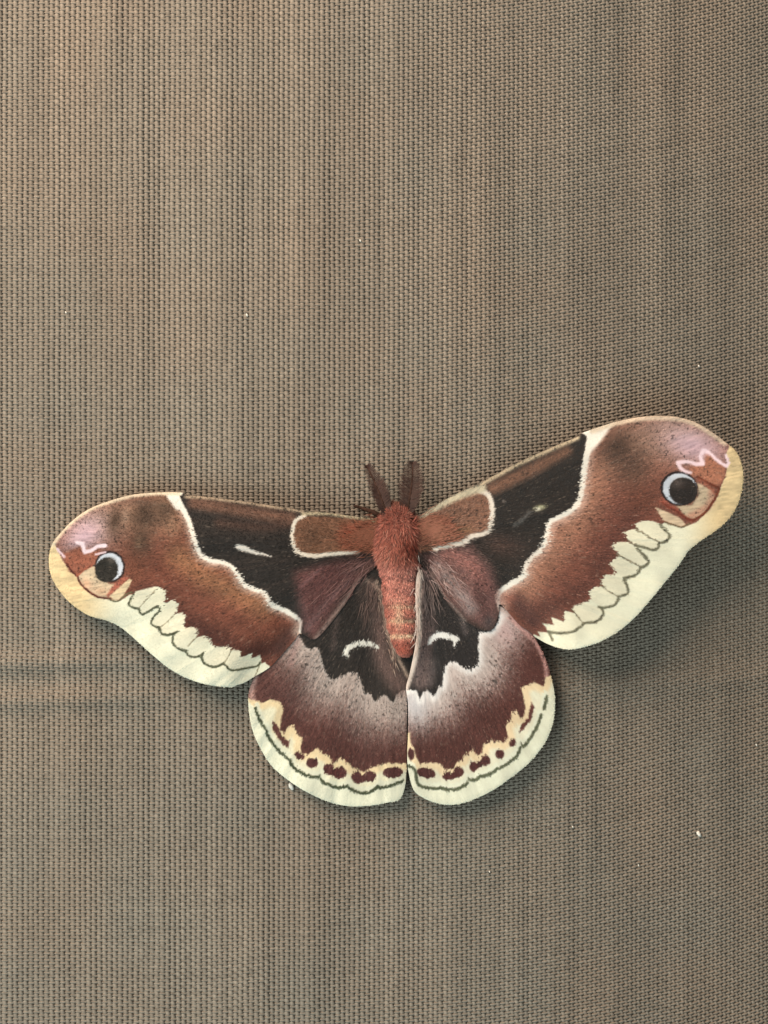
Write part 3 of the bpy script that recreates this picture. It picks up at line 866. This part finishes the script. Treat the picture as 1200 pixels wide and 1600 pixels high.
# flow: backward along the body, fanned sideways; forward over the head
back = np.clip(-0.75 + 1.75 * smooth(798, 826, hy + rng.normal(0, 7, NH)), -0.8, 1.0) * (0.75 + 0.25 * rng.random(NH))
dx = ox * (0.32 + 0.25 * thor) + rng.normal(0, 0.30, NH) + 0.45 * vn(hx / 9, hy / 9, 71); dy = back + rng.normal(0, 0.15, NH) + 0.3 * vn(hx / 9, hy / 9, 72); dz = oz * 0.30 + rng.normal(0, 0.08, NH)
nr = np.sqrt(dx ** 2 + dy ** 2 + dz ** 2); dx /= nr; dy /= nr; dz /= nr
wd = rng.uniform(0.35, 0.65, NH)
pxn, pyn = -dy, dx
rows = []
for s_, wk, bend in ((0, 1.0, 0), (0.4, 0.85, 0.10), (0.75, 0.5, 0.05), (1.0, 0.08, -0.10)):
    cxp = hx + dx * Lh * s_; cyp = hy + dy * Lh * s_; chh = hh + (dz * s_ + bend * (0.5 + 0.5 * np.maximum(oz, 0))) * Lh * S
    rows.append(W(cxp - pxn * wd * wk, cyp - pyn * wd * wk, chh)); rows.append(W(cxp + pxn * wd * wk, cyp + pyn * wd * wk, chh))
VV = local(np.stack(rows, 1).reshape(-1, 3))
bq = np.array([[0, 1, 3, 2], [2, 3, 5, 4], [4, 5, 7, 6]])
FF = (np.arange(NH)[:, None, None] * 8 + bq[None]).reshape(-1, 4)
hc = body_color(hx, hy) * (1 + rng.normal(0, 0.15, NH)[:, None])
lightf = rng.random(NH) < 0.10
hc[lightf] = hc[lightf] * 0.5 + np.array([220, 160, 135]) * 0.5
darkf = rng.random(NH) < 0.12
hc[darkf] *= 0.65
mesh_np("fur", VV, FF, 4, M_fur, body, np.repeat(lin(desat(hc * 1.06, 0.74)) * ALB, 8, axis=0), True, 'stuff')

# tufts of long hair over the wing roots
def tuft(wing, n, spots_, col1, col2, lk=1.0):
    hx = []; hy = []; dx = []; dy = []
    for (cx, cy, rx, ry, ang) in spots_:
        m = n // len(spots_)
        hx.append(rng.normal(cx, rx, m)); hy.append(rng.normal(cy, ry, m))
        aa = np.radians(ang) + rng.normal(0, 0.22, m)
        dx.append(np.cos(aa)); dy.append(np.sin(aa))
    hx, hy, dx, dy = map(np.concatenate, (hx, hy, dx, dy))
    n = len(hx)
    L = rng.uniform(9, 20, n) * lk; w = rng.uniform(0.3, 0.55, n)
    rows = []
    for s_, wk, b in ((0, 1, 0.00010), (0.4, .85, 0.00030), (.75, .5, 0.00030), (1, .08, 0.00022)):
        X = hx + dx * L * s_; Y = hy + dy * L * s_
        H = wing_h(wing, X, Y, np.full(n, 50.)) + b
        rows.append(W(X + dy * w * wk, Y - dx * w * wk, H)); rows.append(W(X - dy * w * wk, Y + dx * w * wk, H))
    VV = local(np.stack(rows, 1).reshape(-1, 3))
    FF = (np.arange(n)[:, None, None] * 8 + bq[None]).reshape(-1, 4)
    t = rng.random(n)[:, None]
    c = np.array([col1]) * t + np.array([col2]) * (1 - t)
    mesh_np("wing_hair", VV, FF, 4, M_fur, [o for o in moth.children if o.name.startswith(('hindwing', 'forewing'))][{'LH': 0, 'RH': 1, 'LF': 2, 'RF': 3}[wing]],
            np.repeat(lin(desat(c, 0.78)) * ALB, 8, axis=0), True, 'stuff')


tuft('LF', 900, [(586, 832, 11, 9, 178), (572, 842, 16, 9, 176)], (168, 88, 62), (128, 76, 52))
tuft('RF', 900, [(664, 828, 11, 9, -18), (678, 834, 16, 9, -16)], (184, 106, 82), (146, 90, 64))
tuft('LH', 420, [(600, 925, 4, 18, 80), (608, 960, 4, 18, 78), (614, 1000, 4, 16, 74)], (196, 172, 152), (120, 88, 78))
tuft('RH', 70, [(655, 905, 2.5, 18, 92), (653, 950, 2.5, 20, 93), (651, 990, 2.5, 18, 102)], (240, 222, 208), (196, 168, 156))
tuft('LF', 70, [(566, 886, 9, 6, 138), (548, 905, 12, 9, 132), (530, 920, 14, 12, 134), (560, 880, 12, 6, 150)], (150, 108, 104), (96, 62, 60), 1.6)
tuft('RF', 80, [(676, 885, 7, 6, 52), (692, 905, 12, 10, 50), (708, 920, 14, 12, 48), (690, 880, 12, 7, 34)], (190, 160, 154), (140, 92, 86), 1.6)
tuft('LH', 60, [(592, 930, 5, 10, 100), (580, 935, 8, 10, 98)], (128, 100, 92), (72, 56, 52), 1.8)
tuft('RH', 60, [(664, 925, 4, 10, 86), (676, 930, 6, 12, 76)], (160, 134, 128), (84, 72, 70), 1.8)


# ------------------------------------------------------------------ antennae, legs, eyes
def tube(points, radii, nseg=8):
    """points (n,3) metres; returns verts, quads"""
    P = np.asarray(points, float); n = len(P)
    T = np.gradient(P, axis=0); T /= np.linalg.norm(T, axis=1)[:, None]
    ref = np.array([0.31, -0.8, 0.5]); N1 = np.cross(T, ref); N1 /= np.linalg.norm(N1, axis=1)[:, None]
    N2 = np.cross(T, N1)
    an = np.linspace(0, 2 * math.pi, nseg, endpoint=False)
    R = np.asarray(radii)[:, None, None]
    V = P[:, None] + R * (N1[:, None] * np.cos(an)[None, :, None] + N2[:, None] * np.sin(an)[None, :, None])
    i0 = np.arange(n - 1)[:, None] * nseg; k0 = np.arange(nseg)[None]; k1 = (k0 + 1) % nseg
    F = np.stack([i0 + k0, i0 + k1, i0 + nseg + k1, i0 + nseg + k0], -1).reshape(-1, 4)
    return V.reshape(-1, 3), F


def antenna(path, hs, lw, rw):
    """feathered antenna: tapered shaft with two rows of fine barbs"""
    P = catmull(path, False, 10); n = len(P)
    H = np.interp(np.linspace(0, 1, n), np.linspace(0, 1, len(hs)), hs) * 1e-3
    pts = W(P[:, 0], P[:, 1], H)
    v, f = tube(local(pts), np.linspace(0.00020, 0.00009, n))
    o = mesh_np("antenna", v, f, 4, M_dark, moth)
    VV = []; FF = []; base = 0
    nb = 52
    for i in range(nb):
        t = (i + 0.5) / nb
        q = t * (n - 1); k = int(min(q, n - 2)); fr = q - k
        c = P[k] * (1 - fr) + P[k + 1] * fr; h = H[k] * (1 - fr) + H[k + 1] * fr
        d = P[k + 1] - P[k]; d /= np.linalg.norm(d)
        prof = math.sin(math.pi * (0.10 + 0.86 * t)) ** 0.7
        for side, wid in ((-1, lw), (1, rw)):
            nx, ny = d[1] * side * -1, d[0] * side
            L = wid * prof * rng.uniform(0.85, 1.1)
            pp = []
            for s_ in (0, 0.35, 0.7, 1.0):
                X = c[0] + nx * L * s_ + d[0] * L * (0.25 * s_ + 0.25 * s_ * s_); Y = c[1] + ny * L * s_ + d[1] * L * (0.25 * s_ + 0.25 * s_ * s_)
                pp.append(W(X, Y, h + 0.0004 * s_ + rng.normal(0, 0.00004)))
            v, f = tube(local(np.array(pp)), np.array([0.00008, 0.00007, 0.00006, 0.00003]), 4)
            VV.append(v); FF.append(f + base); base += len(v)
    mesh_np("barbs", np.concatenate(VV), np.concatenate(FF), 4, M_barb, o, None, True, 'stuff')
    return o


M_barb = mat_noise("antenna_brown", (0.045, 0.024, 0.02), (0.10, 0.055, 0.044), 700)
antenna([(604, 802), (597, 782), (587, 757), (573, 727)], (4.0, 3.8, 3.0, 1.8), 13, 17)
antenna([(636, 803), (640, 780), (644, 752), (645, 722)], (4.0, 4.0, 3.4, 2.4), 21, 19)

for side, pts, hs in ((-1, [(606, 815), (588, 803), (568, 795), (553, 790)], (2.0, 2.2, 0.9, 0.2)), (1, [(636, 815), (655, 812), (672, 806), (690, 802)], (2.0, 2.2, 0.9, 0.2)),
                      (-1, [(604, 840), (580, 850), (556, 856), (540, 868)], (1.8, 1.8, 0.9, 0.2)), (1, [(640, 840), (664, 850), (690, 852), (704, 862)], (1.8, 1.8, 0.9, 0.2)),
                      (-1, [(606, 865), (586, 890), (572, 915), (560, 936)], (1.8, 1.4, 0.8, 0.2)), (1, [(640, 865), (660, 890), (676, 912), (690, 930)], (1.8, 1.4, 0.8, 0.2))):
    P = catmull(pts, False, 6); n = len(P)
    H = np.interp(np.linspace(0, 1, n), np.linspace(0, 1, 4), hs) * 1e-3
    v, f = tube(local(W(P[:, 0], P[:, 1], H)), np.interp(np.linspace(0, 1, n), [0, .35, .7, 1], [0.00045, 0.00034, 0.00022, 0.00012]))
    mesh_np("leg", v, f, 4, M_dark, moth)

M_eye = mat_noise("eye_dark", (0.02, 0.012, 0.01), (0.04, 0.025, 0.02), 2500, 0.25, 0.5)
for ex in (604, 640):
    th = np.linspace(0.05, math.pi - 0.05, 10); pp = W(np.array([ex]), np.array([803]), 0.0029)[0]
    line = np.stack([0 * th, -0.0008 * np.cos(th), 0 * th], -1) + pp
    v, f = tube(local(line), 0.0008 * np.sin(th), 14)
    mesh_np("compound_eye", v, f, 4, M_eye, moth)


# ------------------------------------------------------------------ bits of lint caught in the screen
def lint(px, py, size, label, elong=1.0):
    th = np.linspace(0.05, math.pi - 0.05, 7)
    L = []
    for q in th:
        L.append((px + size * elong * math.cos(q) * 0.5 * rng.uniform(.8, 1.2), py + size * math.cos(q) * rng.uniform(.8, 1.2)))
    L = np.array(L)
    pts = W(L[:, 0], L[:, 1], 0.00025 + cloth_h(L[:, 0], L[:, 1]))
    v, f = tube(pts, size * 0.7 * S * np.sin(th) * rng.uniform(0.8, 1.15, 7), 8)
    v = v + rng.normal(0, size * S * 0.06, v.shape)
    o = mesh_np("lint_speck", v, f, 4, M_lint, None)
    o["label"] = label; o["category"] = "lint"; o["group"] = "lint specks on the screen"
    return o


lint(1092, 1303, 4.2, "bright white lint speck, the largest on the bare screen below the forewing")
T = "tiny pale lint speck caught in the bare screen weave"
for px, py, sz in ((386, 492, 2.2), (563, 376, 2.0), (1182, 1164, 1.8), (1092, 572, 1.8), (895, 1292, 1.6), (103, 488, 1.6), (765, 1362, 1.6), (998, 1352, 1.5)):
    lint(px, py, sz, T)
lint(455, 1228, 6.0, "pale scrap of lint clinging to the cream edge of a hindwing", 0.6)
